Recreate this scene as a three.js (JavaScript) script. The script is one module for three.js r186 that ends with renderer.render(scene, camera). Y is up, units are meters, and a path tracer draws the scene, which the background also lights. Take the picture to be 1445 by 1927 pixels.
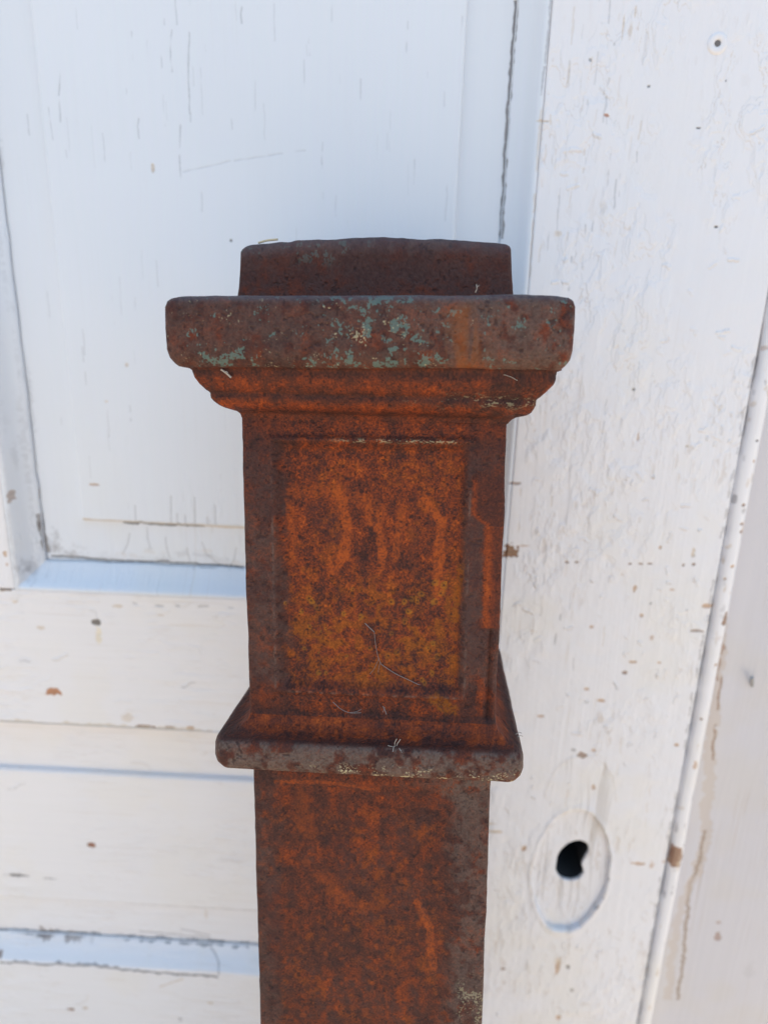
import * as THREE from 'three';

// ───────────────────────── camera, sky, sun, exposure ─────────────────────────
const EYE = 1.25;                                   // camera height above the ground, metres
const scene = new THREE.Scene();
const camera = new THREE.PerspectiveCamera(71.84, 767 / 1024, 0.01, 400);
camera.position.set(0, EYE, 0);
camera.rotation.set(-0.29846, 0.03267, 0.02966, 'YXZ');
camera.focus = 0.262;                               // sharp on the post, the door behind goes soft
camera.userData.fStop = 7.5;

const SUN_EL = 66 * Math.PI / 180;                  // the sun stands behind the door: this side is open shade
const sunDir = new THREE.Vector3(0.62 * Math.cos(SUN_EL), Math.sin(SUN_EL), -0.78 * Math.cos(SUN_EL)).normalize();
{
  const w = 256, h = 128, d = new Float32Array(w * h * 4);
  for (let j = 0; j < h; j++) for (let i = 0; i < w; i++) {
    const el = ((j + 0.5) / h - 0.5) * Math.PI, k = (j * w + i) * 4;
    const az = ((i + 0.5) / w - 0.5) * 2 * Math.PI, c = Math.cos(el);                      // direction of this texel
    const near = 0.5 + 0.5 * (Math.cos(az) * c * sunDir.x + Math.sin(az) * c * sunDir.z + Math.sin(el) * sunDir.y);   // whiter air towards the sun
    const up = Math.max(0, Math.sin(el)), t = Math.pow(up, 0.5), wh = Math.pow(near, 2.2) * 0.34;
    let r = 0.46 + (0.235 - 0.46) * t + wh, g = 0.625 + (0.44 - 0.625) * t + wh, b = 0.84 + (0.72 - 0.84) * t + wh * 0.95;
    if (el < 0) { r = 0.5; g = 0.47; b = 0.44; }
    d[k] = r; d[k + 1] = g; d[k + 2] = b; d[k + 3] = 1;
  }
  const sky = new THREE.DataTexture(d, w, h, THREE.RGBAFormat, THREE.FloatType);
  sky.mapping = THREE.EquirectangularReflectionMapping;
  sky.magFilter = THREE.LinearFilter; sky.minFilter = THREE.LinearFilter; sky.needsUpdate = true;
  scene.background = sky; scene.environment = sky;
}
const sun = new THREE.DirectionalLight(new THREE.Color(1, 0.95, 0.87), 4.8);
sun.position.copy(sunDir).multiplyScalar(12).add(new THREE.Vector3(0, 0, 0));
sun.castShadow = true; sun.shadow.mapSize.set(2048, 2048);
Object.assign(sun.shadow.camera, { left: -6, right: 6, top: 6, bottom: -6, near: 1, far: 40 });
scene.add(sun, sun.target);

const renderer = new THREE.WebGLRenderer({ antialias: true });
renderer.setSize(767, 1024);
renderer.toneMapping = THREE.LinearToneMapping;
renderer.toneMappingExposure = 1.41;
renderer.shadowMap.enabled = true;

// ───────────────────────── helpers ─────────────────────────
let seed = 20240611;
const rnd = () => { seed = (seed + 0x6D2B79F5) | 0; let t = Math.imul(seed ^ (seed >>> 15), 1 | seed); t = (t + Math.imul(t ^ (t >>> 7), 61 | t)) ^ t; return ((t ^ (t >>> 14)) >>> 0) / 4294967296; };
const rr = (a, b) => a + (b - a) * rnd();
const clamp = (v, a = 0, b = 1) => v < a ? a : v > b ? b : v;
const ss = (a, b, v) => { const t = clamp((v - a) / (b - a)); return t * t * (3 - 2 * t); };
const mix = (a, b, t) => a + (b - a) * t;
function hash(x, y, z) { let h = Math.imul(x, 374761393) + Math.imul(y, 668265263) + Math.imul(z, 2147483647 - 58) | 0; h = Math.imul(h ^ (h >>> 13), 1274126177); h ^= h >>> 16; return (h >>> 0) / 4294967296; }
function n2(x, y, s = 0) {                                        // value noise, 0..1
  const xi = Math.floor(x), yi = Math.floor(y); let fx = x - xi, fy = y - yi;
  fx = fx * fx * (3 - 2 * fx); fy = fy * fy * (3 - 2 * fy);
  const a = hash(xi, yi, s), b = hash(xi + 1, yi, s), c = hash(xi, yi + 1, s), d = hash(xi + 1, yi + 1, s);
  return a + (b - a) * fx + (c - a) * fy + (a - b - c + d) * fx * fy;
}
const f2 = (x, y, s, o = 3) => { let v = 0, a = 0.5, t = 0; for (let i = 0; i < o; i++) { v += a * n2(x, y, s + i * 17); t += a; a *= 0.5; x = x * 2.03 + 5.1; y = y * 2.03 - 3.7; } return v / t; };
function n3(x, y, z, s) { const zi = Math.floor(z), f = z - zi; return mix(n2(x, y, s + zi * 131), n2(x, y, s + (zi + 1) * 131), f * f * (3 - 2 * f)); }
const lin = c => { c /= 255; return c <= 0.04045 ? c / 12.92 : Math.pow((c + 0.055) / 1.055, 2.4); };
const rgb = (r, g, b, k = 1) => [lin(r) * k, lin(g) * k, lin(b) * k];
const toS = v => { v = clamp(v); return 255 * (v <= 0.0031308 ? v * 12.92 : 1.055 * Math.pow(v, 1 / 2.4) - 0.055) + 0.5; };

// camera rays, used to measure where a mark of the photograph lies on a plane of the place
camera.updateMatrixWorld();
function P(px, py, z = -0.381) {                                  // photograph pixel -> point on the plane of that depth
  const v = new THREE.Vector3((px - 722.5) / 1330, -(py - 963.5) / 1330, -1).applyQuaternion(camera.quaternion);
  return [v.x * z / v.z, EYE + v.y * z / v.z];
}

class Sheet {                                                     // colour + height painted in metres
  constructor(w, h, x0, x1, y0, y1) { Object.assign(this, { w, h, x0, x1, y0, y1 }); this.c = new Float32Array(w * h * 3); this.z = new Float32Array(w * h); this.sx = w / (x1 - x0); this.sy = h / (y1 - y0); }
  each(fn) {
    const { w, h } = this, o = [0, 0, 0, 0];
    for (let j = 0; j < h; j++) { const y = this.y0 + (j + 0.5) / this.sy; for (let i = 0; i < w; i++) { fn(this.x0 + (i + 0.5) / this.sx, y, o); const k = j * w + i; this.c[k * 3] = o[0]; this.c[k * 3 + 1] = o[1]; this.c[k * 3 + 2] = o[2]; this.z[k] = o[3]; } }
  }
  area(xa, xb, ya, yb, fn) {                                      // fn(x, y) -> [weight, colour|null, dz] or null
    const i0 = Math.max(0, Math.floor((xa - this.x0) * this.sx)), i1 = Math.min(this.w - 1, Math.ceil((xb - this.x0) * this.sx));
    const j0 = Math.max(0, Math.floor((ya - this.y0) * this.sy)), j1 = Math.min(this.h - 1, Math.ceil((yb - this.y0) * this.sy));
    for (let j = j0; j <= j1; j++) for (let i = i0; i <= i1; i++) {
      const r = fn(this.x0 + (i + 0.5) / this.sx, this.y0 + (j + 0.5) / this.sy); if (!r) continue;
      const k = j * this.w + i, [a, col, dz] = r;
      if (col) for (let q = 0; q < 3; q++) this.c[k * 3 + q] += (col[q] - this.c[k * 3 + q]) * a;
      if (dz) this.z[k] += dz;
    }
  }
  stroke(pts, wid, col, alpha, dz, wob = 0.4, s = 1) {            // ragged polyline; wid, dz in metres
    for (let q = 0; q + 1 < pts.length; q++) {
      const [ax, ay] = pts[q], [bx, by] = pts[q + 1], L = Math.hypot(bx - ax, by - ay) || 1e-6, m = wid * 2 + 0.002;
      const ux = (bx - ax) / L, uy = (by - ay) / L;
      this.area(Math.min(ax, bx) - m, Math.max(ax, bx) + m, Math.min(ay, by) - m, Math.max(ay, by) + m, (x, y) => {
        let u = (x - ax) * ux + (y - ay) * uy; if (u < 0 || u > L) return null;
        const ww = wid * (1 - wob + 2 * wob * n2(u * 700 + q * 9, s * 7.3, 5)) , off = (n2(u * 260, s * 3.1 + q, 9) - 0.5) * wid * 2 * wob;
        const d = Math.abs((x - ax) * -uy + (y - ay) * ux - off), e = 1 - ss(ww * 0.45, ww * 0.45 + 0.0004, d);
        const gate = wob > 0.5 ? ss(0.3, 0.5, n2(u * 180, s * 5.7, 13)) : 1;
        const w = e * gate; return w > 0 ? [w * alpha, col, dz * w] : null;
      });
    }
  }
  blob(cx, cy, rx, ry, col, alpha, dz, s = 1, soft = 0.25, rough = 0.5) {
    const m = 1.7;
    this.area(cx - rx * m, cx + rx * m, cy - ry * m, cy + ry * m, (x, y) => {
      const d = Math.hypot((x - cx) / rx, (y - cy) / ry) + (f2(x * 450, y * 450, s * 31, 2) - 0.5) * 2 * rough;
      const w = 1 - ss(1 - soft, 1, d); if (w <= 0) return null;
      const v = 0.75 + 0.5 * n2(x * 400, y * 2500, s);
      return [w * alpha, col && [col[0] * v, col[1] * v, col[2] * v], dz * w];
    });
  }
  maps(range, repeat) {                                           // height range in metres -> [map, bumpMap]
    const { w, h } = this, a = new Uint8Array(w * h * 4), b = new Uint8Array(w * h * 4);
    for (let k = 0; k < w * h; k++) {
      for (let q = 0; q < 3; q++) a[k * 4 + q] = toS(this.c[k * 3 + q]);
      const v = clamp(0.5 + this.z[k] / range) * 255 + 0.5; b[k * 4] = b[k * 4 + 1] = b[k * 4 + 2] = v; a[k * 4 + 3] = b[k * 4 + 3] = 255;
    }
    return [a, b].map((d, i) => {
      const t = new THREE.DataTexture(d, w, h); t.wrapS = t.wrapT = THREE.MirroredRepeatWrapping; t.magFilter = THREE.LinearFilter;
      t.minFilter = THREE.LinearMipmapLinearFilter; t.generateMipmaps = true; if (!i) t.colorSpace = THREE.SRGBColorSpace; t.needsUpdate = true; return t;
    });
  }
}
const used = {};
function numbered(n) { const k = used[n] = (used[n] ?? -1) + 1; return k ? `${n}_${String(k).padStart(3, '0')}` : n; }
function thing(name, label, category, at = [0, 0, 0], group) { const o = new THREE.Group(); o.name = numbered(name); o.position.set(...at); o.userData = { label, category }; if (group) o.userData.group = group; scene.add(o); return o; }
function part(name, geo, mat, parent) { const m = new THREE.Mesh(geo, mat); m.name = numbered(name); m.castShadow = m.receiveShadow = true; parent.add(m); return m; }

// ───────────────────────── ground (outside the frame, it lights the door from below) ─────────────────────────
{
  const S = new Sheet(512, 512, 0, 4, 0, 4);
  S.each((x, y, o) => { const v = 0.75 + 0.35 * f2(x * 3, y * 3, 3, 4) + 0.25 * (f2(x * 90, y * 90, 8, 2) - 0.5); o[0] = 0.60 * v; o[1] = 0.47 * v; o[2] = 0.33 * v; o[3] = 0.003 * f2(x * 60, y * 60, 4, 2); });
  const [m, b] = S.maps(0.01); m.repeat.set(30, 30); b.repeat.set(30, 30);
  const g = part('ground', new THREE.PlaneGeometry(120, 120), new THREE.MeshStandardMaterial({ map: m, bumpMap: b, bumpScale: 0.01, roughness: 0.95 }), scene);
  g.rotation.x = -Math.PI / 2; g.userData = { kind: 'structure' };
}

// ───────────────────────── painted wood: one sheet of paint laid out in metres over the door ─────────────────────────
const DZ = -0.381, PZ = -0.3942, FZ = -0.3907;          // faces of the stiles, of the panel margins, of the raised fields
const XM = -0.2315, XI = 0.0575, XE = 0.178;           // mullion edge, stile edge, door edge
const Y1 = 1.075, Y2 = 0.9833, Y3 = 0.781;             // panel sill, top and sill of the low panel
const PAINT = new Sheet(1708, 2048, -0.31, 0.29, 0.69, 1.41);
const WOOD = rgb(120, 78, 50), WOODL = rgb(178, 136, 100), DARK = rgb(62, 55, 54), GREY = rgb(120, 116, 118), BEIGE = rgb(198, 176, 150);
{
  const S = PAINT;
  const base = [0.80, 0.778, 0.782];
  S.each((x, y, o) => {
    const horiz = x < XI && y < Y1 && !(x < XM && y > Y1);
    const a = horiz ? y : x, b = horiz ? x : y;                       // a across the grain, b along it
    const wv = (f2(b * 9, a * 12, 2, 2) - 0.5) * 0.004;
    const grain = f2((a + wv) * 520, b * 9, 11, 3), fine = n2((a + wv) * 1900, b * 26, 23);
    const brush = n2((a + wv) * 900, b * 14, 29), lumps = f2(x * 120, y * 120, 41, 3), big = f2(x * 11, y * 11, 47, 3);
        const old = horiz ? 0.75 : x > XI ? ss(1.36, 1.0, y) * 0.9 + 0.2 : ss(1.2, 1.09, y) * 0.55 + 0.1;   // how weathered the paint is
    let v = 0.965 + (0.04 * (grain - 0.5) + 0.03 * (fine - 0.5)) * (0.25 + 0.5 * old) + 0.05 * (big - 0.5);
    const warm = ss(0.48, 0.72, f2(x * 26, y * 26, 53, 4)) * old * 0.5;
    const pan = !horiz && x < XI && x > XM ? 1 : 0;                   // the panel's blue sky sheen is tinted into its paint colour
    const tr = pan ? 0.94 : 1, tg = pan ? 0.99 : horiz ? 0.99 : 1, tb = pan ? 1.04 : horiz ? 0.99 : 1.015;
    o[0] = base[0] * v; o[1] = base[1] * v * (1 - 0.03 * warm); o[2] = base[2] * v * (1 - 0.11 * warm);
    const hair = ss(0.80, 0.9, n2((a + wv) * 1400, b * 16, 61)) * ss(0.5, 0.75, f2(x * 30, y * 30, 67, 2)) * old;     // grain lines where paint has shrunk
    for (let q = 0; q < 3; q++) o[q] *= 1 - 0.16 * hair * (q + 2) / 4;
    o[3] = (0.00007 * (grain - 0.5) + 0.00003 * (brush - 0.5)) * (0.25 + (x > XI ? 1.9 : 0.8) * old) + 0.00010 * (lumps - 0.5) * (0.3 + old) * (x > XI && x < XE ? 4.5 : 1) - 0.00008 * hair;
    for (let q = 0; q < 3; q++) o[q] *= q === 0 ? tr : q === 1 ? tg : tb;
    const spot = (x > XI && x < XE ? 0.45 : horiz ? 0.15 : 0) * ss(0.66, 0.78, f2((a + wv) * 430, b * 120, 83, 3)) * ss(0.5, 0.66, f2(x * 24, y * 24, 87, 3)) * clamp(old * 1.3);   // paint worn through in patches along the grain
    const lip = ss(0.55, 0.64, f2((a + wv) * 430, b * 120, 83, 3)) * ss(0.48, 0.64, f2(x * 24, y * 24, 87, 3)) * clamp(old * 1.3);
    if (spot > 0) { const m = spot * (0.35 + 0.5 * n2(x * 300, y * 300, 89)); o[0] += (0.43 - o[0]) * m; o[1] += (0.31 - o[1]) * m; o[2] += (0.215 - o[2]) * m; }
    o[3] += 0.0002 * lip * (x < XE ? 1 : 0) - 0.0004 * spot;
    if (x > XI && x < XE || horiz) {                               // old paint scaled away in irregular sheets: low plateaus with broken edges
      const q = f2((a + wv) * 150, b * (horiz ? 42 : 75), 101, 4), cl = ss(0.44, 0.62, f2(x * 19, y * 15, 103, 3)) * (horiz ? 0.6 : 1);
      const st = ss(0.50, 0.525, q) + ss(0.60, 0.62, q) - ss(0.395, 0.375, q) * 0.8; o[3] += 0.00022 * st * cl;
      const ed = (Math.exp(-(((q - 0.505) / 0.008) ** 2)) + Math.exp(-(((q - 0.382) / 0.006) ** 2))) * cl * ss(0.5, 0.68, n2(x * 210, y * 210, 107)); o[0] *= 1 - 0.14 * ed; o[1] *= 1 - 0.2 * ed; o[2] *= 1 - 0.26 * ed;
    }
    if (x > 0.19) { const k = 0.73; o[0] *= k; o[1] *= k * 0.985; o[2] *= k * 1.015; }  // shade on the frame, put into its paint colour
  });
  // flakes: small lifted edges of paint with painted shadow edges, thick on the stile
  const flake = (x, y, len, ang, str, col) => {
    const pts = []; let a = ang, px = x, py = y; const n = 4 + (rnd() * 4 | 0);
    for (let i = 0; i < n; i++) { pts.push([px, py]); px += Math.cos(a) * len / n; py += Math.sin(a) * len / n; a += rr(-0.8, 0.8); }
    S.stroke(pts.map(([u, v]) => [u, v + 0.0006]), 0.0013, null, 0, 0.00042 * str, 0.35, rnd() * 90);
    S.stroke(pts, 0.0006, col, 0.26 * str, -0.0003 * str, 0.6, rnd() * 90);
  };
  for (let i = 0; i < 340; i++) {
    const x = rr(XI + 0.004, XE - 0.004), y = rr(0.72, 1.40), dens = f2(x * 28, y * 16, 71, 2) + (y > 1.0 && y < 1.3 ? 0.06 : -0.05);
    if (dens < 0.475) continue;
    const vert = rnd() < (y < 1.22 ? 0.6 : 0.25);
    flake(x, y, rr(0.002, 0.009), vert ? rr(1.3, 1.9) : rr(-0.35, 0.35), rr(0.3, 1), rnd() < 0.65 ? BEIGE : rnd() < 0.6 ? GREY : WOODL);
  }
  for (let i = 0; i < 34; i++) flake(rr(-0.3, XI), rnd() < 0.6 ? rr(0.985, Y1 - 0.004) : rr(0.70, Y2), rr(0.004, 0.02), rr(-0.15, 0.15), rr(0.2, 0.8), rnd() < 0.5 ? BEIGE : GREY);
  // drying cracks along the grain of the tall panel
  for (let i = 0; i < 110; i++) { const x = rr(-0.21, 0.035), y = rr(1.12, 1.4), l = rr(0.004, 0.022); S.stroke([[x, y], [x + rr(-0.0004, 0.0004), y - l]], rr(0.0002, 0.0004), GREY, rr(0.05, 0.25), -0.00006, 0.7, i); }
  for (let i = 0; i < 60; i++) { const x = rr(XI + 0.003, 0.105), y = rr(1.27, 1.4), l = rr(0.004, 0.02); S.stroke([[x, y], [x + rr(-0.0006, 0.0006), y - l]], rr(0.0003, 0.0007), rnd() < 0.5 ? BEIGE : GREY, rr(0.1, 0.4), -0.00008, 0.7, i + 200); }
  for (let i = 0; i < 40; i++) { const x = rr(XI + 0.003, XE - 0.005), y = rr(0.70, 1.22), l = rr(0.006, 0.03); S.stroke([[x, y], [x + rr(-0.0006, 0.0006), y - l]], rr(0.0004, 0.0009), rnd() < 0.6 ? BEIGE : GREY, rr(0.08, 0.32), -0.0001, 0.7, i + 300); }
  const line = (pts, w, col, al, dz, wob = 0.4, z = FZ) => S.stroke(pts.map(p => P(p[0], p[1], z)), w, col, al, dz, wob, pts[0][0]);
  for (const [x, a, b] of [[321, 55, 137], [338, 225, 340], [386, 82, 98], [247, 15, 33], [581, 58, 106], [260, 222, 262], [112, 130, 230], [355, 60, 215], [698, 68, 95], [453, 12, 45]]) line([[x + 2, a], [x, (a + b) / 2], [x + 3, b]], 0.00035, GREY, 0.36, -0.00008, 0.7);
  line([[345, 323], [440, 302], [575, 283]], 0.0004, GREY, 0.2, -0.00008, 0.6);
  for (const [x, a] of [[255, 950], [322, 932], [334, 965], [349, 968], [367, 935], [390, 972], [405, 950]]) line([[x, a], [x + 1, 992]], 0.0005, GREY, 0.36, -0.00012, 0.3);
  for (const [x, y, dx] of [[245, 1003, -14], [277, 992, 6], [312, 1010, 8], [352, 1030, 16], [445, 1030, -12], [380, 1020, 30]]) line([[x, y], [x + dx * 0.3, y + 22], [x + dx, y + 40]], 0.0006, GREY, 0.3, -0.0001, 0.3, PZ);
  line([[228, 984], [300, 988], [382, 992]], 0.0018, DARK, 0.8, -0.0002, 0.5); line([[155, 978], [460, 996]], 0.0016, BEIGE, 0.7, 0, 0.3);  // beige line paints the shadow under the field's lower shoulder
  // chips and stains: [px, py, half width, half height in pixels, colour, strength]
  const chips = [[165, 920, 12, 3, WOODL, 0.8], [275, 310, 4, 8, BEIGE, 0.7], [426, 450, 3, 4, DARK, 0.8], [226, 690, 4, 5, BEIGE, 0.6], [186, 760, 5, 3, BEIGE, 0.6], [100, 1303, 14, 8, rgb(170, 110, 75), 1], [160, 1610, 8, 5, rgb(130, 75, 55), 1],
    [180, 1170, 9, 7, DARK, 0.9], [186, 1196, 8, 20, rgb(222, 205, 170), 0.6], [222, 1140, 12, 5, BEIGE, 0.6], [78, 1182, 10, 5, BEIGE, 0.6], [30, 1132, 8, 4, BEIGE, 0.6], [302, 1158, 8, 3, BEIGE, 0.6], [272, 1367, 22, 3, WOOD, 0.9], [320, 1369, 9, 3, WOOD, 0.8], [358, 1371, 9, 4, WOODL, 0.8], [240, 1350, 16, 10, BEIGE, 0.5],
    [20, 1668, 20, 3, GREY, 0.9], [82, 1674, 14, 2, GREY, 0.6], [135, 1900, 8, 3, WOOD, 0.9], [160, 1898, 6, 3, BEIGE, 0.7], [395, 1888, 8, 3, BEIGE, 0.7], [340, 1920, 5, 6, GREY, 0.5], [378, 1750, 4, 10, BEIGE, 0.4],
    [961, 1038, 14, 17, WOOD, 1], [968, 910, 12, 3, WOOD, 0.7], [985, 1027, 14, 2, WOODL, 0.6], [1270, 1612, 16, 22, rgb(140, 102, 82), 1], [1095, 1421, 13, 6, WOOD, 0.8], [1078, 1412, 8, 4, GREY, 0.6], [1117, 1412, 5, 3, WOODL, 0.7], [1116, 1482, 4, 5, WOODL, 0.7],
    [985, 1597, 5, 6, WOODL, 0.9], [1018, 1348, 8, 3, WOODL, 0.7], [1130, 1318, 8, 3, WOODL, 0.8], [1103, 1297, 5, 3, WOODL, 0.7], [1272, 1402, 5, 4, WOODL, 0.9], [1048, 1822, 5, 14, WOODL, 0.8], [1068, 1820, 4, 5, DARK, 0.7], [946, 1823, 6, 4, WOOD, 0.8], [1075, 1864, 5, 5, DARK, 0.6], [1050, 1808, 10, 8, BEIGE, 0.6], [1050, 1915, 5, 5, WOODL, 0.8],
    [1200, 1625, 12, 3, WOODL, 0.8], [1225, 1628, 5, 8, WOODL, 0.6], [1250, 1622, 6, 4, WOODL, 0.6], [930, 1565, 16, 3, BEIGE, 0.8], [920, 1550, 14, 2, BEIGE, 0.7], [1140, 217, 6, 4, rgb(165, 110, 80), 0.9], [1313, 241, 5, 2, DARK, 0.9], [1346, 427, 5, 3, DARK, 0.9], [1110, 113, 3, 3, GREY, 0.7], [1220, 163, 3, 3, DARK, 0.7], [1365, 152, 2, 3, DARK, 0.7],
    [1176, 1265, 6, 5, WOOD, 0.8], [1190, 1246, 9, 3, WOODL, 0.8], [1240, 1247, 5, 2, WOODL, 0.8], [1065, 1058, 5, 2, WOOD, 0.8], [1085, 1058, 5, 2, WOOD, 0.8], [1184, 1061, 4, 2, WOOD, 0.8], [1205, 1061, 5, 2, WOOD, 0.8], [1222, 1061, 5, 2, WOOD, 0.8], [1285, 1063, 3, 3, WOOD, 0.8], [1303, 1062, 4, 3, WOOD, 0.8], [1303, 1042, 5, 12, BEIGE, 0.7], [1242, 1030, 3, 4, WOODL, 0.8],
    [1193, 1108, 4, 8, WOODL, 0.8], [1223, 1136, 4, 4, DARK, 0.6], [1207, 1158, 4, 4, WOODL, 0.7], [1226, 1200, 5, 6, WOODL, 0.6], [1112, 1180, 4, 3, WOODL, 0.7], [1054, 1162, 3, 10, GREY, 0.6], [1044, 1205, 3, 14, GREY, 0.5], [1310, 1187, 14, 3, WOOD, 0.7], [1330, 1140, 11, 4, WOODL, 0.8], [1265, 1110, 8, 3, WOODL, 0.6], [1200, 820, 2, 14, WOODL, 0.7], [1192, 733, 3, 2, DARK, 0.7], [1292, 840, 4, 2, BEIGE, 0.8],
    [1135, 390, 10, 16, BEIGE, 0.25], [1050, 440, 8, 6, BEIGE, 0.5], [1020, 228, 14, 3, BEIGE, 0.7], [1185, 60, 5, 26, BEIGE, 0.5], [1172, 50, 2, 30, BEIGE, 0.6], [1195, 22, 3, 18, BEIGE, 0.6],
    [1422, 829, 5, 3, DARK, 0.9], [1417, 868, 3, 4, WOODL, 0.8], [1397, 950, 4, 4, WOOD, 0.9], [1394, 985, 4, 3, WOOD, 0.8], [1393, 1000, 5, 3, WOOD, 0.8], [1363, 1165, 6, 14, WOOD, 0.9], [1376, 1065, 4, 3, WOODL, 0.9], [1362, 1088, 3, 3, WOODL, 0.9], [1345, 1250, 4, 3, WOODL, 0.8], [1318, 1352, 4, 3, WOOD, 0.8], [1306, 1438, 5, 8, WOODL, 0.7], [1235, 1830, 3, 5, BEIGE, 0.6],
    [18, 935, 7, 12, rgb(165, 140, 122), 0.7], [58, 1000, 5, 9, DARK, 0.6], [10, 1042, 5, 6, rgb(190, 150, 115), 0.8], [14, 1062, 3, 4, WOODL, 0.6], [50, 1075, 9, 20, GREY, 0.25], [1370, 1805, 8, 8, rgb(150, 120, 112), 0.8], [1371, 1778, 5, 3, rgb(165, 140, 130), 0.7], [1430, 1870, 16, 22, GREY, 0.12]];
  chips.forEach(([px, py, rx, ry, col, al], i) => {
    const [x, y] = P(px, py), [xb] = P(px + rx, py), [, yb] = P(px, py + ry);
    S.blob(x, y, (xb - x) * 1.25, (y - yb) * 1.25, null, 0, al > 0.65 ? 0.00008 : 0, i, 0.3);       // lifted rim
    S.blob(x, y, xb - x, y - yb, col, al, al > 0.65 ? -0.00028 : -0.00003, i, al > 0.65 ? 0.2 : 0.6);
  });
  for (let i = 0; i < 46; i++) { const x = rr(0.179, 0.1885), y = rr(0.72, 1.25); S.blob(x, y, rr(0.0006, 0.002), rr(0.001, 0.006), rnd() < 0.5 ? GREY : rnd() < 0.6 ? BEIGE : WOODL, rr(0.15, 0.6), -0.0001, i + 600, 0.7, 0.9); }
  for (let i = 0; i < 26; i++) { const t = rnd(), x = rr(-0.2315, -0.214), y = mix(1.08, 1.38, t * t); S.blob(x, y, rr(0.0008, 0.0025), rr(0.008, 0.03), GREY, rr(0.05, 0.16), 0, i + 700, 0.9, 0.9); }
  for (let i = 0; i < 34; i++) { const x = rr(-0.214, -0.06), y = rr(1.0905, 1.1); S.blob(x, y, rr(0.003, 0.010), rr(0.001, 0.003), rnd() < 0.5 ? GREY : BEIGE, rr(0.05, 0.2), 0, i + 750, 0.9, 0.9); }
  for (const [px, py, rx, ry] of [[95, 1025, 22, 16], [60, 1060, 16, 24], [135, 1042, 26, 10], [105, 1005, 10, 14]]) { const [x, y] = P(px, py, PZ); S.blob(x, y, rx * 0.00031, ry * 0.00033, GREY, 0.34, 0, px, 0.9, 0.9); }
  // dirt in the joints, with one painted shoulder shade line
  const z = PZ + 0.0005;
  line([[4, 225], [7, 360], [22, 500], [34, 625], [47, 730], [62, 805], [75, 920], [80, 985]], 0.0013, GREY, 0.55, -0.0002, 0.75, z);
  line([[78, 965], [82, 1000], [92, 1040]], 0.0022, rgb(95, 78, 68), 0.6, -0.0002, 0.5, z);
  line([[970, 0], [965, 100], [954, 225], [947, 350], [942, 450]], 0.0012, rgb(88, 74, 62), 0.75, -0.0003, 0.5, z);
  line([[96, 1046], [170, 1052], [210, 1055], [320, 1059], [460, 1068]], 0.0014, rgb(92, 96, 104), 0.8, -0.0002, 0.4, z);
  line([[84, 1010], [110, 1035], [140, 1048]], 0.004, GREY, 0.35, 0, 0.6, PZ);
  line([[1036, 0], [1024, 125], [1018, 180]], 0.0006, GREY, 0.45, -0.0001, 0.6, DZ); line([[1018, 190], [1004, 400], [994, 550]], 0.0007, BEIGE, 0.4, 0, 0.6, DZ);
  line([[0, 1357], [400, 1377]], 0.0024, rgb(205, 190, 170), 0.7, 0, 0.4, DZ); line([[0, 1692], [250, 1703], [485, 1715]], 0.0012, GREY, 0.35, -0.0001, 0.4, FZ);  // grey line paints the shade on the low field's downward shoulder
  line([[0, 1748], [190, 1758], [485, 1777]], 0.0022, rgb(105, 108, 116), 0.7, -0.0001, 0.6, PZ); line([[70, 1752], [120, 1756], [180, 1763]], 0.0055, rgb(112, 92, 80), 0.65, -0.0002, 0.6, PZ); line([[0, 1768], [20, 1769]], 0.003, rgb(120, 88, 68), 0.8, 0, 0.5, PZ);
  line([[0, 1810], [180, 1818], [250, 1827], [410, 1838]], 0.002, rgb(96, 96, 104), 0.75, -0.0001, 0.5, DZ);
  line([[250, 1783], [310, 1788], [385, 1795], [392, 1808], [410, 1822], [412, 1836]], 0.001, GREY, 0.45, -0.0002, 0.4, DZ); line([[330, 1778], [387, 1791]], 0.0008, GREY, 0.5, -0.0001, 0.4, DZ); line([[300, 1858], [345, 1842]], 0.001, BEIGE, 0.6, 0.0001, 0.4, DZ);
  line([[0, 1110], [22, 1109]], 0.0012, rgb(140, 112, 90), 0.9, -0.0002, 0.4, DZ);
  line([[250, 1136], [300, 1141], [330, 1139], [462, 1146]], 0.0012, GREY, 0.35, -0.0002, 0.6, DZ);
  // the gap side of the stile, the trim and its long scraped line
  line([[1427, 640], [1407, 735], [1384, 855], [1347, 1065], [1329, 1170], [1307, 1280], [1277, 1470], [1229, 1730], [1202, 1915]], 0.0012, GREY, 0.4, 0, 0.7, DZ);
  const sc = rgb(188, 172, 160);
  line([[1384, 1200], [1372, 1290], [1362, 1400], [1352, 1520], [1346, 1620], [1325, 1690]], 0.0075, sc, 0.6, -0.00012, 0.3, DZ);
  line([[1384, 1190], [1374, 1260], [1368, 1310]], 0.005, rgb(150, 112, 88), 0.7, -0.0002, 0.5, DZ); line([[1382, 1300], [1366, 1400], [1360, 1490]], 0.0012, rgb(140, 106, 84), 0.8, -0.0002, 0.6, DZ);
  line([[1346, 1600], [1330, 1680], [1315, 1700], [1310, 1760], [1302, 1850], [1290, 1927]], 0.0022, rgb(146, 124, 110), 0.8, -0.0002, 0.5, DZ); line([[1325, 1690], [1296, 1760], [1280, 1850], [1272, 1927]], 0.006, sc, 0.55, -0.0001, 0.35, DZ);
  // ghost of the old lock plate: an arc of built-up paint over the oval
  const arc = []; for (let i = 0; i <= 20; i++) { const a = Math.PI * (0.02 + 0.96 * i / 20); arc.push([0.1178 + Math.cos(a) * 0.0225, 0.945 + Math.sin(a) * 0.034]); }
  S.stroke(arc, 0.0016, BEIGE, 0.08, 0.00018, 0.5, 3);
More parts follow.
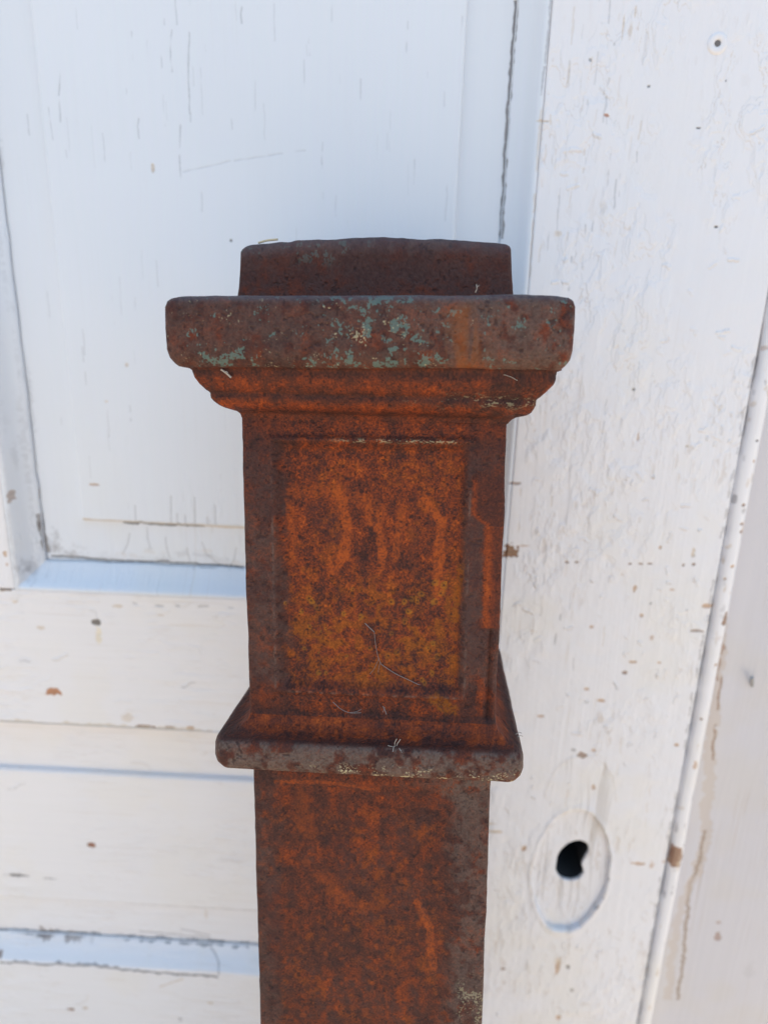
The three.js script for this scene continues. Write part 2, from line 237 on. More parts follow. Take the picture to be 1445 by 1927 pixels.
  S.area(0.085, 0.15, 0.83, 0.95, (x, y) => {                        // paint built up round the edge of the oval
    const a = Math.atan2((y - 0.8885) / 0.0485, (x - 0.1176) / 0.0245), w = 1 + 0.05 * (f2(Math.cos(a) * 3 + 9, Math.sin(a) * 3 + 4, 3, 3) - 0.5) * 2;
    const d = (Math.hypot((x - 0.1176) / (0.0245 * w), (y - 0.8885) / (0.0485 * w)) - 1) * 0.032; if (Math.abs(d) > 0.006) return null;
    const chip = ss(0.55, 0.7, f2(x * 260, y * 260, 97, 3)) * Math.exp(-(((d - 0.0006) / 0.0012) ** 2)) * ss(-2.4, -1.2, a) * ss(0.6, -0.2, a);
    return [Math.max(chip * 0.7, 0.3 * ss(0.5, 0.7, n2(a * 9, 3, 98)) * Math.exp(-(((d - 0.001) / 0.001) ** 2))), chip > 0.2 ? GREY : BEIGE, 0.0005 * Math.exp(-(((d - 0.0018) / 0.0014) ** 2)) * (0.5 + n2(x * 300, y * 300, 99)) - 0.0003 * chip];
  });
  S.area(0.09, 0.145, 0.84, 0.98, (x, y) => {                         // bare streaky wood in and above the oval
    const k = Math.hypot((x - 0.1176) / 0.024, (y - 0.915) / 0.07); if (k > 1) return null;
    const g = ss(0.6, 0.85, n2(x * 620 + f2(x * 50, y * 30, 5, 2) * 3, y * 16, 77)); return [g * 0.6 * (1 - k * 0.6), rgb(158, 148, 140), -0.0002 * g];
  });
}
const [pMap, pBump] = PAINT.maps(0.0018);
const paint = new THREE.MeshPhysicalMaterial({ map: pMap, bumpMap: pBump, bumpScale: 0.0018, roughness: 0.36, ior: 1.65, clearcoat: 0.5, clearcoatRoughness: 0.3 });
const voidMat = new THREE.MeshStandardMaterial({ color: new THREE.Color().setRGB(0.012, 0.012, 0.014), roughness: 0.9 });  // near-black plate colour, stands for the shade behind the keyhole
const cavityDark = new THREE.MeshStandardMaterial({ color: new THREE.Color().setRGB(0.03, 0.03, 0.032), roughness: 0.9 });  // near-black walls, the shade inside the keyhole put into the colour

// uv from place: x and y in metres, depth added so that sills do not smear
function paintUV(g) {
  const p = g.attributes.position, n = g.attributes.normal, uv = new Float32Array(p.count * 2);
  for (let i = 0; i < p.count; i++) {
    const dz = p.getZ(i) - DZ; let x = p.getX(i), y = p.getY(i);
    if (Math.abs(n.getX(i)) > 0.9) x += dz; else if (Math.abs(n.getY(i)) > 0.9) y += dz;
    uv[i * 2] = (x - PAINT.x0) / (PAINT.x1 - PAINT.x0); uv[i * 2 + 1] = (y - PAINT.y0) / (PAINT.y1 - PAINT.y0);
  }
  g.setAttribute('uv', new THREE.BufferAttribute(uv, 2)); return g;
}
const rectShape = (x0, x1, y0, y1) => new THREE.Shape([[x0, y0], [x1, y0], [x1, y1], [x0, y1]].map(p => new THREE.Vector2(...p)));
function slab(shape, zFront, zBack, bev = 0.0008, seg = 2) {         // a board: an extruded outline with a worn front arris
  const g = new THREE.ExtrudeGeometry(shape, { depth: zFront - zBack - bev, bevelEnabled: true, bevelThickness: bev, bevelSize: bev, bevelOffset: -bev, bevelSegments: seg, curveSegments: 40 });
  g.translate(0, 0, zBack); return paintUV(g);
}
const board = (x0, x1, y0, y1, zF, zB, bev) => slab(rectShape(x0, x1, y0, y1), zF, zB, bev);

// ───────────────────────── the door ─────────────────────────
const door = thing('panelled_door', 'white painted old wooden panelled door with chipped paint standing behind the rusty post', 'door', [0, 0, 0]);
const DB = -0.421, DTOP = 2.08, DBOT = 0.012, XL = -0.742, XS = -0.6215, XM2 = -0.3325;
{
  // lock stile with its oval recess and the keyhole through it
  const oc = [0.1176, 0.8885], orx = 0.0245, ory = 0.0485;
  const oval = k => { const pts = []; for (let i = 0; i < 120; i++) { const a = i / 120 * Math.PI * 2, w = 1 + 0.05 * (f2(Math.cos(a) * 3 + 9, Math.sin(a) * 3 + 4, 3, 3) - 0.5) * 2; pts.push(new THREE.Vector2(oc[0] + Math.cos(a) * orx * w * k, oc[1] + Math.sin(a) * ory * w * k)); } return pts; };
  const kp = [[1051, 1612], [1060, 1598], [1074, 1588], [1090, 1585], [1102, 1591], [1105, 1602], [1098, 1615], [1093, 1627], [1096, 1640], [1088, 1650], [1074, 1654], [1056, 1649], [1048, 1637], [1049, 1624]].map(p => new THREE.Vector3(...P(1076 + (p[0] - 1076) * 1.08, 1620 + (p[1] - 1620) * 1.08, -0.3846), 0));
  const key = new THREE.CatmullRomCurve3(kp, true).getSpacedPoints(48).slice(0, 48).map(p => new THREE.Vector2(p.x, p.y));
  const skin = rectShape(XI, XE, DBOT, DTOP); skin.holes.push(new THREE.Path(oval(1)));
  const st = part('stile', slab(skin, DZ, DZ - 0.0034, 0.0012, 3), paint, door);
  const core = rectShape(XI, XE, DBOT, DTOP); core.holes.push(new THREE.Path(key));
  const gc = new THREE.ExtrudeGeometry(core, { depth: 0.0345, bevelEnabled: false }); gc.translate(0, 0, DZ - 0.0056 - 0.0345);
  const lipHole = key.map(p => new THREE.Vector2(0.1176 + (p.x - 0.1176) * 1.0, p.y)), face = new THREE.Shape(oval(1.06)); face.holes.push(new THREE.Path(lipHole));
  const gf = new THREE.ExtrudeGeometry(face, { depth: 0.0010, bevelEnabled: true, bevelThickness: 0.0008, bevelSize: 0.0009, bevelOffset: -0.0009, bevelSegments: 3 }); gf.translate(0, 0, DZ - 0.0036 - 0.0018);
  part('stile_core', gc, [paint, cavityDark], st);
  const c2 = part('lock_recess', paintUV(gf), paint, st); c2.userData.label = 'oval recess with streaked bare paint round the keyhole';
  const hole = part('keyhole', new THREE.ExtrudeGeometry(rectShape(0.09, 0.145, 0.86, 0.94), { depth: 0.006, bevelEnabled: false }), voidMat, st); hole.position.z = DB - 0.0075;
  hole.userData.label = 'near black plate painted as the dark inside of the ragged keyhole';
  // filled screw hole near the top of the stile
  const pl = new THREE.LatheGeometry([[0.0012, -0.0022], [0.0013, 0.0000], [0.0017, 0.0006], [0.0034, 0.0007], [0.0044, 0.0004], [0.0049, -0.0004]].map(p => new THREE.Vector2(...p)), 36); pl.rotateX(Math.PI / 2);
  const [kx, ky] = P(1349, 82); pl.translate(kx, ky, DZ); const pg = part('filled_screw_hole', paintUV(pl), paint, st); pg.userData.label = 'round filled screw hole with a dark centre';
  const dot = new THREE.CircleGeometry(0.0013, 20); dot.translate(kx, ky, DZ + 0.00035); part('screw_hole_bottom', dot, new THREE.MeshStandardMaterial({ color: new THREE.Color().setRGB(0.16, 0.15, 0.15), roughness: 0.9 }), st);
  // other framing members
  part('stile', board(XL, XS, DBOT, DTOP, DZ, DB), paint, door);
  part('mullion', board(XM2, XM, Y1 + 0.0004, 1.93, DZ, DB), paint, door);
  part('rail', board(XS, XI - 0.0004, Y2, Y1, DZ - 0.0002, DB, 0.0005), paint, door);
  part('rail', board(XS, XI - 0.0004, 0.66, Y3, DZ - 0.0002, DB, 0.0005), paint, door);
  part('rail', board(XS, XI - 0.0004, 1.93, DTOP, DZ - 0.0002, DB), paint, door);
  part('rail', board(XS, XI - 0.0004, DBOT, 0.2, DZ - 0.0002, DB), paint, door);

  // panels with raised fields, and the sloped mouldings round each opening
  const panel = (x0, x1, y0, y1, m, field) => {
    const p = part('panel', board(x0 - 0.004, x1 + 0.004, y0 - 0.004, y1 + 0.004, PZ, DB + 0.012, 0.0004), paint, door);
    part('raised_field', board(field[0], field[1], field[2], field[3], FZ, PZ - 0.001, 0.0018), paint, p);
    const O = [[x0, y0], [x1, y0], [x1, y1], [x0, y1]], I = [[x0 + m[0], y0 + m[1]], [x1 - m[2], y0 + m[1]], [x1 - m[2], y1 - m[3]], [x0 + m[0], y1 - m[3]]];
    for (let e = 0; e < 4; e++) {
      const a = O[e], b = O[(e + 1) % 4], c = I[e], d = I[(e + 1) % 4], pos = [], idx = [], N = 90;
      const prof = [[0, -0.0128], [0, -0.0003], [0.03, 0.0001], [0.12, 0.0000], [0.22, -0.0009], [0.36, -0.0036], [0.52, -0.0062], [0.70, -0.0086], [0.88, -0.0104], [0.97, -0.0112], [1.0, -0.0120], [1.0, -0.0126]];
      for (let i = 0; i <= N; i++) for (const [k, z] of prof) {
        const t = i / N, L = Math.hypot(b[0] - a[0], b[1] - a[1]); let kk = k;
        if (i && i < N) kk += k * (n2(t * L * 130, e * 5.5 + x0, 91) - 0.5) * 0.07;
        pos.push(mix(mix(a[0], b[0], t), mix(c[0], d[0], t), kk), mix(mix(a[1], b[1], t), mix(c[1], d[1], t), kk), DZ + z);
      }
      const n = prof.length; for (let i = 0; i < N; i++) for (let j = 0; j + 1 < n; j++) { const q = i * n + j; idx.push(q, q + n, q + 1, q + 1, q + n, q + n + 1); }
      const g = new THREE.BufferGeometry(); g.setAttribute('position', new THREE.Float32BufferAttribute(pos, 3)); g.setIndex(idx); g.computeVertexNormals();
      part('moulding', paintUV(g), paint, p);
    }
  };
  panel(XM, XI, Y1, 1.93, [0.0150, 0.0152, 0.0147, 0.016], [-0.1914, 0.0197, 1.1168, 1.89]);
  panel(XS, XI, Y3, Y2, [0.0150, 0.0168, 0.0147, 0.003], [-0.585, 0.0197, 0.8302, 0.9400]);
  panel(XS, XM2, Y1, 1.93, [0.0172, 0.0168, 0.0151, 0.016], [-0.58, -0.374, 1.1178, 1.89]);
  panel(XS, XI, 0.2, 0.66, [0.0172, 0.0215, 0.0151, 0.012], [-0.585, 0.0196, 0.24, 0.62]);
}

// ───────────────────────── the frame beside the door ─────────────────────────
{
  const fr = thing('door_frame', 'white door frame painted greyish for its shade with a rounded bead right of the door gap', 'door frame', [0, 0, 0]);
  const pos = [], idx = [], N = 420, M = 14, x0 = 0.1787, x1 = 0.1888, yb = 0, yt = 2.1;
  for (let i = 0; i <= N; i++) for (let j = 0; j <= M; j++) {
    const y = mix(yb, yt, i / N), a = Math.PI * j / M, wob = (n2(y * 130, 3, 17) - 0.5) * 0.0012 * (1 - j / M) + (n2(y * 40, 8, 19) - 0.5) * 0.0006;
    const cx = (x0 + x1) / 2, rx = (x1 - x0) / 2; let z = DZ - 0.0035 + Math.sin(a) * 0.0046; if (j === 0 || j === M) z = -0.415;
    pos.push(cx - Math.cos(a) * rx + wob, y, z);
  }
  const n = M + 1; for (let i = 0; i < N; i++) for (let j = 0; j < M; j++) { const q = i * n + j; idx.push(q, q + 1, q + n, q + 1, q + n + 1, q + n); }
  const g = new THREE.BufferGeometry(); g.setAttribute('position', new THREE.Float32BufferAttribute(pos, 3)); g.setIndex(idx); g.computeVertexNormals();
  part('bead', paintUV(g), paint, fr);
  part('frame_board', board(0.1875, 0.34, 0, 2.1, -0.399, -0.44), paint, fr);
  part('rebate', new THREE.BoxGeometry(0.012, 2.1, 0.01).translate(0.1785, 1.05, -0.432), cavityDark, fr);
  const [nx, ny] = P(1410, 1278, -0.399);
  const nail = new THREE.CylinderGeometry(0.0011, 0.0009, 0.011, 10); nail.rotateX(0.5); nail.rotateZ(0.45); nail.translate(nx, ny, -0.396);
  part('nail', nail, new THREE.MeshStandardMaterial({ color: new THREE.Color().setRGB(0.32, 0.32, 0.32), roughness: 0.6 }), fr);
}

// ───────────────────────── the cast iron post ─────────────────────────
// profile from the top down: [height over the middle of the die, half width, plan corner radius]
const PROF = {
  cap_block: [[0.0940, 0.0380, 0.0022], [0.0939, 0.0452, 0.0022], [0.0936, 0.0463, 0.0022], [0.0930, 0.0470, 0.0022], [0.0921, 0.0474, 0.002], [0.0840, 0.0478, 0.002], [0.0785, 0.0483, 0.002], [0.0768, 0.0486, 0.0024], [0.0757, 0.0491, 0.003], [0.0750, 0.0502, 0.003]],
  cap_slab: [[0.0748, 0.0520, 0.004], [0.0746, 0.0610, 0.005], [0.0744, 0.0645, 0.005], [0.0738, 0.0662, 0.0048], [0.0728, 0.0672, 0.0045], [0.0708, 0.0678, 0.0042], [0.0640, 0.0680, 0.0042], [0.0570, 0.0677, 0.0042], [0.0542, 0.0670, 0.0042], [0.0524, 0.0658, 0.0042], [0.0515, 0.0648, 0.004]],
  cap_moulding: [[0.0511, 0.0640, 0.003], [0.0508, 0.0624, 0.002], [0.0502, 0.0617, 0.002], [0.0493, 0.0615, 0.002], [0.0476, 0.0611, 0.002], [0.0454, 0.0598, 0.002], [0.0436, 0.0582, 0.002], [0.0429, 0.0573, 0.0016], [0.0424, 0.0569, 0.0016], [0.0416, 0.0569, 0.0016], [0.0407, 0.0568, 0.0016], [0.0395, 0.0561, 0.0016], [0.0381, 0.0547, 0.0016], [0.0370, 0.0529, 0.0016], [0.0364, 0.0511, 0.0016], [0.0359, 0.0497, 0.0016], [0.0352, 0.0489, 0.0016], [0.0345, 0.0486, 0.0016], [0.0338, 0.0484, 0.0016]],
  die: [[0.0336, 0.0482, 0.0015], [0.0000, 0.0482, 0.0013], [-0.0700, 0.0478, 0.0013], [-0.0800, 0.0478, 0.0015], [-0.0822, 0.0481, 0.0018], [-0.0845, 0.0490, 0.002], [-0.0862, 0.0515, 0.003], [-0.0873, 0.0545, 0.004]],
  collar: [[-0.0876, 0.0560, 0.005], [-0.0880, 0.0574, 0.0055], [-0.0889, 0.0585, 0.006], [-0.0906, 0.0590, 0.006], [-0.0950, 0.0591, 0.006], [-0.0980, 0.0585, 0.006], [-0.0998, 0.0572, 0.005], [-0.1008, 0.0549, 0.004], [-0.1012, 0.0482, 0.002]],
  shaft: [[-0.1014, 0.0473, 0.0016], [-0.1100, 0.0472, 0.0016], [-0.2600, 0.0470, 0.0016], [-1.1700, 0.0470, 0.0016]],
};
const rings = []; let arcLen = 0;
{
  let prev = null;
  for (const [name, pts] of Object.entries(PROF)) {
    const out = [];
    pts.forEach((p, i) => {
      if (i) { const q = pts[i - 1], L = Math.hypot(p[0] - q[0], p[1] - q[1]), step = p[0] < -0.27 ? 0.02 : 0.0009, n = Math.max(1, Math.ceil(L / step)); for (let k = 1; k <= n; k++) out.push([0, 1, 2].map(c => mix(q[c], p[c], k / n))); }
      else out.push(p);
    });
    for (const p of out) { if (prev) arcLen += Math.hypot(p[0] - prev[0], p[1] - prev[1]); rings.push({ name, y: p[0], hw: p[1], r: p[2], t: arcLen }); prev = p; }
    rings.push({ name, brk: true });                              // the next part starts on the last ring
  }
}
const R0 = rings.filter(r => !r.brk);
const T_END = R0.filter(r => r.y > -0.262).at(-1).t;
function atT(t) { let a = 0, b = R0.length - 1; while (b - a > 1) { const m = (a + b) >> 1; if (R0[m].t <= t) a = m; else b = m; } const k = clamp((t - R0[a].t) / (R0[b].t - R0[a].t || 1)); return [mix(R0[a].y, R0[b].y, k), mix(R0[a].hw, R0[b].hw, k), R0[a].name]; }

// rust, painted over the unrolled front: x across, t down the profile
const RUST = new Sheet(1024, 2048, -0.085, 0.085, 0, T_END);
const DIE_X = px => (px - 703) * 0.0001968, DIE_Y = py => (963 - py) * (py > 963 ? 0.0002075 : 0.000195);
{
  const K = 0.92, S = RUST;
  const STOPS = [[-0.2, rgb(46, 26, 25, K)], [0.12, rgb(66, 37, 32, K)], [0.36, rgb(91, 45, 31, K)], [0.56, rgb(117, 52, 27, K)], [0.76, rgb(143, 63, 25, K)], [1.0, rgb(178, 84, 29, K)]];
  const ramp = (o, h) => { h = clamp(h, -0.2, 1); let i = 0; while (i < STOPS.length - 2 && h > STOPS[i + 1][0]) i++; const [a, ca] = STOPS[i], [b, cb] = STOPS[i + 1], k = (h - a) / (b - a); for (let q = 0; q < 3; q++) o[q] = mix(ca[q], cb[q], k); };
  const ORANGE = rgb(170, 78, 26, K), RUSTC = rgb(132, 62, 26, K), BROWN = rgb(98, 50, 32, K), MAROON = rgb(72, 40, 36, K), PLUM = rgb(80, 53, 47, K), IRON = rgb(108, 90, 80, K), OCHRE = rgb(142, 78, 18, K), PATINA = rgb(98, 128, 120, K), LICHEN = rgb(196, 184, 146, K), COAL = rgb(50, 28, 26, K), SHEEN = rgb(92, 90, 100, K);
  const rows = []; for (let j = 0; j < S.h; j++) rows.push(atT((j + 0.5) / S.h * T_END));
  const put = (o, c, w) => { if (w <= 0) return; if (w > 1) w = 1; o[0] += (c[0] - o[0]) * w; o[1] += (c[1] - o[1]) * w; o[2] += (c[2] - o[2]) * w; };
  S.each((x, t, o) => {
    const [y, hw, name] = rows[Math.min(S.h - 1, Math.floor(t / T_END * S.h))];
    const u = x * 1000, v = t * 1000;                              // millimetres
    const big = f2(u / 16, v / 16, 1, 3), mid = f2(u / 4.5, v / 4.5, 2, 3), sm = f2(u / 1.5, v / 1.5, 3, 2), spk = n2(u / 0.55, v / 0.55, 4), spk2 = n2(u / 0.8 + 3, v / 0.8, 6), drip = f2(u / 3.2, v / 26, 7, 3);

    const px = 703 + x / 0.0001968, py = 963 - y / (y < 0 ? 0.0002075 : 0.000195);
    const blot = f2(u / 7, v / 7, 21, 3), fine = f2(u / 2.4, v / 2.4, 31, 3), gr = n2(u / 0.34, v / 0.34, 9);
    let amp = 1, bias = 0.4, kb = 0.5, km = 0.8, ks = 0.8, kp = 0.42, grey = 0, plum = 0, och = 0;
    if (name === 'cap_block') { amp = 0.5; bias = 0.2 + 0.2 * ss(0.084, 0.0765, y); kp = 0.2; ks = 0.45; plum = 0.8; grey = 0.3 * ss(0.086, 0.093, y); }
    else if (name === 'cap_slab') { amp = 0.75; bias = 0.27 + 0.14 * Math.exp(-(((x - 0.031) / 0.011) ** 2)) + (hw < 0.063 && y > 0.07 ? 0.15 : 0); kp = 0.25; ks = 0.6; plum = 0.5; grey = 0.25 + 0.3 * ss(0.0, 0.04, x) + 0.3 * ss(0.071, 0.0745, y); }
    else if (name === 'cap_moulding') {
      const band = (c, w) => Math.exp(-(((y - c) / w) ** 2));
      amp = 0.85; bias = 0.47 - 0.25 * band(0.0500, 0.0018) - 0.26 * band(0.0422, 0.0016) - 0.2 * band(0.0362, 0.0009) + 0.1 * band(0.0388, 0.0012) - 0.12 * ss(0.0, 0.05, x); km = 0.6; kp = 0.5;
    } else if (name === 'die') {
      const e = (blot - 0.5) * 0.006, fr = Math.max(ss(-0.0300, -0.0350, x + e), ss(0.0318, 0.0352, x + e * 0.4)), top = ss(0.017, 0.027, y), bot = ss(-0.0655, -0.071, y);
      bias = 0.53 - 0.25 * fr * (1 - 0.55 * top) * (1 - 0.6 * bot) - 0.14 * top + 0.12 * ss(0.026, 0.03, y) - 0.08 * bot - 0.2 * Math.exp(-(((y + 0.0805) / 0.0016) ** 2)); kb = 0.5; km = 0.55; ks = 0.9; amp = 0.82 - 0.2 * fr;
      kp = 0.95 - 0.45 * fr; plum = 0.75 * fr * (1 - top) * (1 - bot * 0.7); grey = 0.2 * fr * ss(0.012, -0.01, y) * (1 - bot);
      och = (ss(-0.012, -0.042, y + (mid - 0.5) * 0.04) * 0.85 + 0.45 * ss(0.5, 0.62, big)) * (1 - fr) * (1 - bot) * (1 - top);
      if (y < -0.0815) { bias = 0.56 - 0.3 * ss(-0.0864, -0.0872, y + (mid - 0.5) * 0.002); kp = 0.6; plum = grey = och = 0; }
    } else if (name === 'collar') { amp = 0.7; bias = 0.3 + 0.12 * ss(-0.098, -0.1005, y) - 0.15 * ss(-0.0886, -0.0876, y); plum = 0.25; grey = 0.85 * ss(-0.0876, -0.0888, y); ks = 0.5; kp = 0.3; }
    else {
      const e = (blot - 0.5) * 0.012, fr = Math.max(ss(-0.034, -0.044, x + e) * 0.8, ss(0.0280, 0.0360, x + e * 0.6)), head = ss(-0.112, -0.107, y);
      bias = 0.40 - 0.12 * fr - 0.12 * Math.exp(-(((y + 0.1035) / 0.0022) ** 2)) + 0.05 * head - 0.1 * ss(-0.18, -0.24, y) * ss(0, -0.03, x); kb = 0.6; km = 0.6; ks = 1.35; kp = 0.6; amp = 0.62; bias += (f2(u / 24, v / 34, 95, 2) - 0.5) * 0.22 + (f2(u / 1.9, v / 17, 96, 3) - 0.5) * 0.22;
      grey = (x > 0 ? 0.5 : 0.25) * fr + 0.35 * head * ss(0.0, 0.02, x); plum = 0.1 + 0.5 * fr + 0.35 * ss(0.54, 0.62, big) * (1 - fr); och = 0.35 * ss(0.5, 0.62, f2(u / 8, v / 11, 15, 3)) * (1 - fr) * ss(-0.115, -0.13, y);
    }
    let h = bias + ((big - 0.5) * kb + (blot - 0.5) * km * 0.9 + (mid - 0.5) * km + (fine - 0.5) * ks + (spk - 0.5) * kp * 0.75 + (gr - 0.5) * kp * 0.45 + (drip - 0.5) * (name === 'die' ? 0.7 : 0.3)) * 0.66 * amp;
    if (name === 'die') {                                          // the orange scab on the right edge of the die, with its stepped outline
      const wv = (f2(u / 1.6, v / 1.6, 91, 3) - 0.5) * 22, xb = py < 966 ? 886 : py < 985 ? mix(890, 912, (py - 966) / 19) : py < 1172 ? 912 + (py - 985) * 0.015 : 2000;
      const ins = ss(-3, 4, px + wv * 0.5 - xb) * ss(868, 900, py + wv), rim = Math.exp(-(((px + wv * 0.35 - xb - 7) / (py > 985 ? 9 : 5)) ** 2)) * ss(885, 900, py) * ss(1178, 1165, py);
      h = mix(h, 0.42 + (h - 0.45) * 0.7, ins) + rim * 0.36; if (py > 985) h += ins * 0.1; plum *= 1 - Math.max(ins, rim); grey *= 1 - Math.max(ins, rim);
      const lo = ss(906, 910, px + wv * 0.4) * ss(926, 918, px + wv * 0.3) * ss(1262, 1275, py + wv) * ss(1348, 1335, py); h += lo * 0.25; plum *= 1 - lo;
    }
    ramp(o, h);
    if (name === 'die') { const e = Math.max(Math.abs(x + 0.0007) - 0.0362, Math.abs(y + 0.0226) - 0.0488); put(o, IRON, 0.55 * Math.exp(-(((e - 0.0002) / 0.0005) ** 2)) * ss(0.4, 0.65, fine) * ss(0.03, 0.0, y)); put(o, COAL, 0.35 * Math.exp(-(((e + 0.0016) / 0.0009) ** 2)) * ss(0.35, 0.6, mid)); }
    put(o, OCHRE, och * ss(0.42, 0.62, mid * 0.5 + fine * 0.5) * 0.5 * ss(0.25, 0.5, h));
    put(o, PLUM, plum * ss(0.38, 0.62, 1 - blot * 0.5 - fine * 0.5 + 0.08) * (0.45 + 0.7 * ss(0.3, 0.7, n2(u / 0.9, v / 0.9, 77))) * 0.85 * ss(0.75, 0.45, h));
    put(o, IRON, grey * ss(0.36, 0.62, f2(u / 3.2, v / 3.2, 37, 4) + (big - 0.5) * 0.6 + 0.05) * (0.5 + 0.5 * ss(0.25, 0.6, n2(u / 0.8, v / 0.8, 79) * 0.5 + fine * 0.5)) * ss(0.8, 0.5, h));
    put(o, COAL, 0.6 * ss(0.66, 0.77, spk2 * 0.42 + f2(u / 2.2, v / 2.2, 35, 2) * 0.58));
    const g = 0.94 + 0.3 * (spk - 0.5) + 0.3 * (gr - 0.5); o[0] *= g; o[1] *= g; o[2] *= g;
    const lace = f2(u / 1.5, v / 1.5, 51, 3) * 0.6 + n2(u / 0.45, v / 0.45, 52) * 0.22 + f2(u / 5, v / 5, 55, 2) * 0.5 - 0.16;      // a crumbly mask
    if (name === 'cap_slab' && y < 0.0745) {                       // verdigris and lichen on the slab edge, bluish sheen painted along its top
      const gx = Math.exp(-(((x - 0.001) / 0.019) ** 2)), lowx = ss(0.0585, 0.054, y);
      put(o, PATINA, 0.6 * ss(0.0, 0.07, lace - 0.705 + 0.14 * gx + 0.03 * lowx * ss(-0.062, -0.05, x) * ss(0.04, 0.02, x) + 0.025 * Math.exp(-(((x + 0.047) / 0.012) ** 2))));
      put(o, LICHEN, 0.6 * ss(0.0, 0.1, n2(u / 0.5, v / 0.4, 57) * 0.4 + f2(u / 3.2, v / 2.4, 59, 3) * 0.6 - 0.76 + 0.125 * Math.exp(-(((x - 0.001) / 0.01) ** 2) - (((y - 0.062) / 0.004) ** 2)) + 0.06 * lowx * ss(-0.04, -0.03, x) * ss(0.01, -0.01, x)));
      put(o, OCHRE, 0.4 * Math.exp(-(((x - 0.033) / 0.006) ** 2)) * ss(0.4, 0.6, drip) * ss(0.073, 0.069, y));
      put(o, SHEEN, 0.4 * ss(0.0715, 0.0740, y));
    }
    if (name === 'cap_block') { put(o, PATINA, 0.3 * ss(0.0, 0.06, lace - 0.65) * ss(0.084, 0.090, y) * ss(0.01, -0.01, x)); put(o, SHEEN, 0.3 * ss(0.088, 0.093, y)); }  // patina flecks, then sheen of the top light in the colour
    if (name === 'cap_moulding') put(o, LICHEN, 0.35 * ss(0.0, 0.1, n2(u / 0.6, v / 0.35, 63) * 0.45 + f2(u / 3, v / 1, 64, 2) * 0.55 - 0.63) * ss(0.005, 0.03, x) * Math.exp(-(((y - 0.0415) / 0.0022) ** 2)));
    if (name === 'die') put(o, LICHEN, 0.45 * ss(0.0, 0.1, n2(u / 0.6, v / 0.3, 73) * 0.5 + f2(u / 4, v / 1, 74, 2) * 0.5 - 0.52) * Math.exp(-(((y - 0.0260) / 0.0007) ** 2)) * ss(-0.018, -0.005, x) * ss(0.036, 0.03, x));
    if (name === 'collar') put(o, LICHEN, 0.7 * ss(0.0, 0.07, n2(u / 0.5, v / 0.4, 65) * 0.45 + f2(u / 4, v / 2, 66, 2) * 0.55 - 0.65) * ss(-0.093, -0.098, y) * ss(-0.03, -0.01, x));
    if (name === 'shaft') put(o, LICHEN, 0.4 * ss(0.0, 0.1, n2(u / 0.5, v / 0.5, 68) * 0.45 + f2(u / 3, v / 5, 69, 2) * 0.55 - 0.60) * ss(0.035, 0.038, x) * ss(-0.185, -0.205, y));
    o[3] = 1.5 * (0.00012 * (fine - 0.5) + 0.00016 * (mid - 0.5) + 0.00009 * (spk - 0.5) + 0.00005 * (gr - 0.5) - 0.00014 * ss(0.64, 0.74, spk2 * 0.42 + f2(u / 2.2, v / 2.2, 35, 2) * 0.58));
  });
  // what one can see singly on the die: drips, the scab of orange on its right edge, yellow rings
  const tOf = y => { let b = R0[0]; for (const r of R0) if (r.name === 'die' || r.name === 'shaft') { if (Math.abs(r.y - y) < Math.abs(b.y - y)) b = r; } return b.t + (b.y - y); };
  const D = (px, py) => [DIE_X(px), tOf(DIE_Y(py))];
  const speck = (pts, w, col, al) => { for (let q = 0; q + 1 < pts.length; q++) { const a = D(...pts[q]), b = D(...pts[q + 1]), L = Math.hypot(b[0] - a[0], b[1] - a[1]);
    S.area(Math.min(a[0], b[0]) - w * 2, Math.max(a[0], b[0]) + w * 2, Math.min(a[1], b[1]) - w, Math.max(a[1], b[1]) + w, (x, y) => {
      const k = clamp(((x - a[0]) * (b[0] - a[0]) + (y - a[1]) * (b[1] - a[1])) / (L * L)), d = Math.hypot(x - mix(a[0], b[0], k), y - mix(a[1], b[1], k)) / w + (f2(x * 700, y * 450, 83, 2) - 0.5) * 1.1;
      const m = (1 - ss(0.4, 1.1, d)) * (0.35 + 0.65 * ss(0.35, 0.65, n2(x * 1700, y * 1700, 85))); return m > 0 ? [m * al, col, 0.00003 * m] : null; }); } };
  speck([[640, 930], [655, 990], [648, 1050], [625, 1075]], 0.0026, ORANGE, 0.75); speck([[715, 970], [722, 1040], [722, 1070]], 0.0019, ORANGE, 0.7); speck([[760, 960], [752, 1010], [748, 1050]], 0.0018, ORANGE, 0.6);
  speck([[800, 940], [832, 980], [830, 1060], [832, 1130]], 0.0022, ORANGE, 0.85); speck([[690, 940], [700, 985], [716, 1000]], 0.0018, ORANGE, 0.6); speck([[545, 950], [550, 1060]], 0.0022, ORANGE, 0.45); speck([[555, 930], [640, 925], [720, 960]], 0.003, ORANGE, 0.45);
  speck([[600, 970], [625, 1010]], 0.005, MAROON, 0.6); speck([[688, 1010], [690, 1060]], 0.0018, COAL, 0.5); speck([[780, 1000], [785, 1080]], 0.002, BROWN, 0.5); speck([[870, 1060], [862, 1160]], 0.0018, OCHRE, 0.7);
  speck([[825, 1310], [860, 1330]], 0.003, OCHRE, 0.8); speck([[895, 1090], [897, 1240]], 0.003, PLUM, 0.7); speck([[893, 985], [895, 1090]], 0.003, MAROON, 0.6);
  for (let i = 0; i < 40; i++) { const px = rr(530, 865), py = rr(1090, 1285), [x, y] = D(px, py), r = rr(0.0005, 0.0011); S.blob(x, y, r * 1.6, r * 1.8, rgb(168, 106, 26, K), rr(0.2, 0.55), 0.00006, i, 0.5); S.blob(x + rr(-0.0004, 0.0004), y, r * 0.6, r * 0.6, COAL, 0.7, -0.0001, i + 5, 0.5); }
